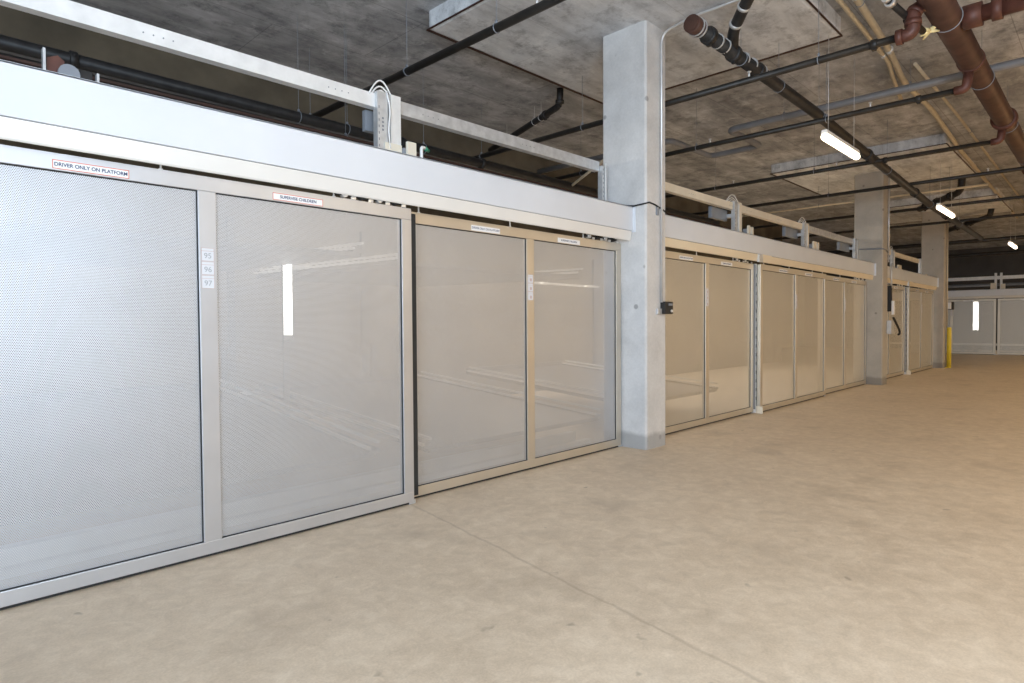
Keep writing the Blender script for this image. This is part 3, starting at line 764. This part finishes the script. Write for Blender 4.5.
def wall_bar(x0, x1, y, z, label):
    t = thing('cross_bar', label, 'bar', ((x0 + x1) / 2, y, z), group='pale cross bars at the back of the stalls')
    bm = bm_new(); box(bm, x0, x1, y, y + .06, z - .025, z + .015, .004); obj('bar', bm, 'deckrail', t)
    for x in (x0 + .05, x1 - .05):
        bm = bm_new(); box(bm, x - .04, x + .04, y + .06, y + .12, 0, z + .6); obj('upright', bm, 'deck', t)
wall_bar(3.0, 5.3, 8.0, .53, 'pale cross bar low at the back, behind the nearest gate')
wall_bar(3.2, 5.3, 8.25, 2.23, 'pale cross bar high at the back, behind the nearest gate')
wall_bar(6.0, 8.8, 8.0, 2.30, 'pale cross bar high at the back, behind the second gate')
wall_bar(9.0, 11.2, 8.25, 2.21, 'pale cross bar at the back, left of the second bay')
def stall_tube(x, y, z0, z1, w, label):
    t = thing('upright_lamp', label, 'lamp', (x, y, z0), group='upright tube lamps inside the stalls')
    bm = bm_new(); tube(bm, [(x, y, z0), (x, y, z1)], w / 2, 16); obj('glowing_tube', bm, 'stalltube', t)
    bm = bm_new(); tube(bm, [(x, y, z0 - .05), (x, y, z0)], w * .55, 14); tube(bm, [(x, y, z1), (x, y, z1 + .05)], w * .55, 14); obj('end_cap', bm, 'lamp_body', t)
    bm = bm_new(); box(bm, x - .03, x + .03, y + w / 2 + .005, y + w / 2 + .03, 0, z1 + .1); obj('mounting_strip', bm, 'deck', t)
stall_tube(2.90, 6.0, 1.30, 2.10, .085, 'lit upright tube lamp seen through the nearest gate')
t = thing('upright_lamp', 'lit upright tube lamp seen through the far gate', 'lamp', (33.0, 4.38, 1.0), group='upright tube lamps inside the stalls')
bm = bm_new(); tube(bm, [(33.0, 4.38, 1.0), (33.0, 4.38, 2.22)], .1, 16); obj('glowing_tube', bm, 'stalltube', t)
bm = bm_new(); box(bm, 33.11, 33.15, 4.30, 4.46, 0, 2.3); obj('mounting_strip', bm, 'deck', t)

# far gates: beam and posts above, low beams behind
t = thing('steel_beam', 'pale steel beam above the far header panel', 'beam', (32.2, 4, 3.1), group='horizontal steel beams above the header panels')
bm = bm_new(); box(bm, 32.2, 32.27, -1.0, 8.5, 3.10, 3.24, .004); obj('channel', bm, 'galvw', t)
t = thing('steel_post', 'pale double post standing on the far header panel', 'post', (32.15, 3.53, 2.69), group='upright steel posts above the header panels')
bm = bm_new(); box(bm, 32.12, 32.18, 3.40, 3.48, 2.69, 3.36, .004); box(bm, 32.12, 32.18, 3.58, 3.66, 2.69, 3.36, .004); obj('twin_channel', bm, 'galvw', t)
bm = bm_new(); box(bm, 32.06, 32.11, 3.60, 3.78, 2.69, 2.95, .004); box(bm, 32.06, 32.11, 3.30, 3.44, 2.69, 2.9, .004); obj('base_plate', bm, 'cream', t)
t = thing('steel_beam', 'dull grey pipe rail behind the far header panel', 'beam', (33, 4, 2.9))
bm = bm_new(); tube(bm, [(33.2, -1, 2.93), (33.2, 8.5, 2.93)], .06, 12); obj('rail', bm, 'pvc', t)
low_beam_far = thing('floor_beam', 'pale low beam behind the far gates', 'beam', (33, 4, 0))
bm = bm_new(); box(bm, 33.0, 33.1, .5, 8.4, .35, .43, .004); obj('bar', bm, 'deckrail', low_beam_far)
bm = bm_new()
for y in (.8, 4.8, 8.1): box(bm, 33.02, 33.08, y, y + .08, 0, .35)
obj('foot', bm, 'deck', low_beam_far)

# ------------------------------------------------------------------ light
def area(name, loc, rot, sx, sy, col, w):
    l = bpy.data.lights.new(name, 'AREA'); l.shape = 'RECTANGLE'; l.size = sx; l.size_y = sy
    l.color = col; l.energy = w
    o = bpy.data.objects.new(name, l); C.objects.link(o); o.location = loc; o.rotation_euler = rot
    return o
WARM, COOL = (1., .76, .47), (.66, .82, 1.)
for x, e in ((8, 300), (14.4, 400), (22, 400), (28, 330)):      # added fill lights, out of view, across the drive aisle
    area('aisle_fill', (x, -5.2, 3.6), (0, 0, 0), 1.4, .25, WARM, e)
area('entrance_daylight', (-6.5, -3.0, 2.4), (math.radians(78), 0, math.radians(-62)), 5., 3.2, COOL, 800)
fl = bpy.data.lights.new('camera_fill', 'POINT'); fl.energy = 285; fl.color = (.74, .86, 1.); fl.shadow_soft_size = .6  # added unseen fill light beside the camera, brightens gates and ceiling
o = bpy.data.objects.new('camera_fill', fl); C.objects.link(o); o.location = (.9, -1.1, 1.95)
area('ceiling_fill', (.4, -.9, 2.3), (math.radians(180 - 10), 0, math.radians(-40)), .5, .5, (.86, .93, 1.), 130)  # added unseen fill aimed up to brighten the near ceiling
area('bay_fill', (4.6, -2.0, 4.3), (math.radians(28), 0, 0), 2.2, 1.2, (1, .88, .70), 60)  # added unseen fill light over the nearer bay
for x in (1.0, 4.4, 8.0, 11, 14, 18):              # stall lamps above the platforms
    area('stall_lamp', (x, 7.2, 3.35), (math.radians(-12), 0, 0), 1.2, .2, (1, .93, .82), 85)
area('stall_lamp', (34.0, 4.0, 2.6), (0, 0, 0), 1.5, 1.5, (1, .92, .8), 28)

w = bpy.data.worlds.new('garage_daylight'); bpy.context.scene.world = w; w.use_nodes = True
bg = w.node_tree.nodes['Background']; bg.inputs[0].default_value = (.84, .91, 1., 1); bg.inputs[1].default_value = .6

# ------------------------------------------------------------------ camera
f_px, yaw, pitch, roll, cyp = 619.687, math.radians(44.37), math.radians(1.419), math.radians(.383), 339.252
cam = bpy.data.cameras.new('camera'); co = bpy.data.objects.new('camera', cam); C.objects.link(co)
cam.sensor_fit = 'HORIZONTAL'; cam.sensor_width = 36; cam.lens = f_px * 36 / 1024
cam.shift_y = (cyp - 341.5) / 1024
cam.clip_start = .05; cam.clip_end = 200
fw = Vector((math.cos(yaw) * math.cos(pitch), math.sin(yaw) * math.cos(pitch), -math.sin(pitch)))
rt = Vector((math.sin(yaw), -math.cos(yaw), 0)); up = rt.cross(fw)
r2 = rt * math.cos(roll) - up * math.sin(roll); u2 = up * math.cos(roll) + rt * math.sin(roll)
mw = Matrix((r2, u2, -fw)).transposed().to_4x4(); mw.translation = (0, 0, 1.4)
co.matrix_world = mw
sc = bpy.context.scene; sc.camera = co
sc.view_settings.view_transform = 'Standard'; sc.view_settings.look = 'None'
sc.view_settings.exposure = 0.0; sc.view_settings.gamma = 1.0
sc.cycles.max_bounces = 10; sc.cycles.diffuse_bounces = 6; sc.cycles.glossy_bounces = 4; sc.cycles.transparent_max_bounces = 12
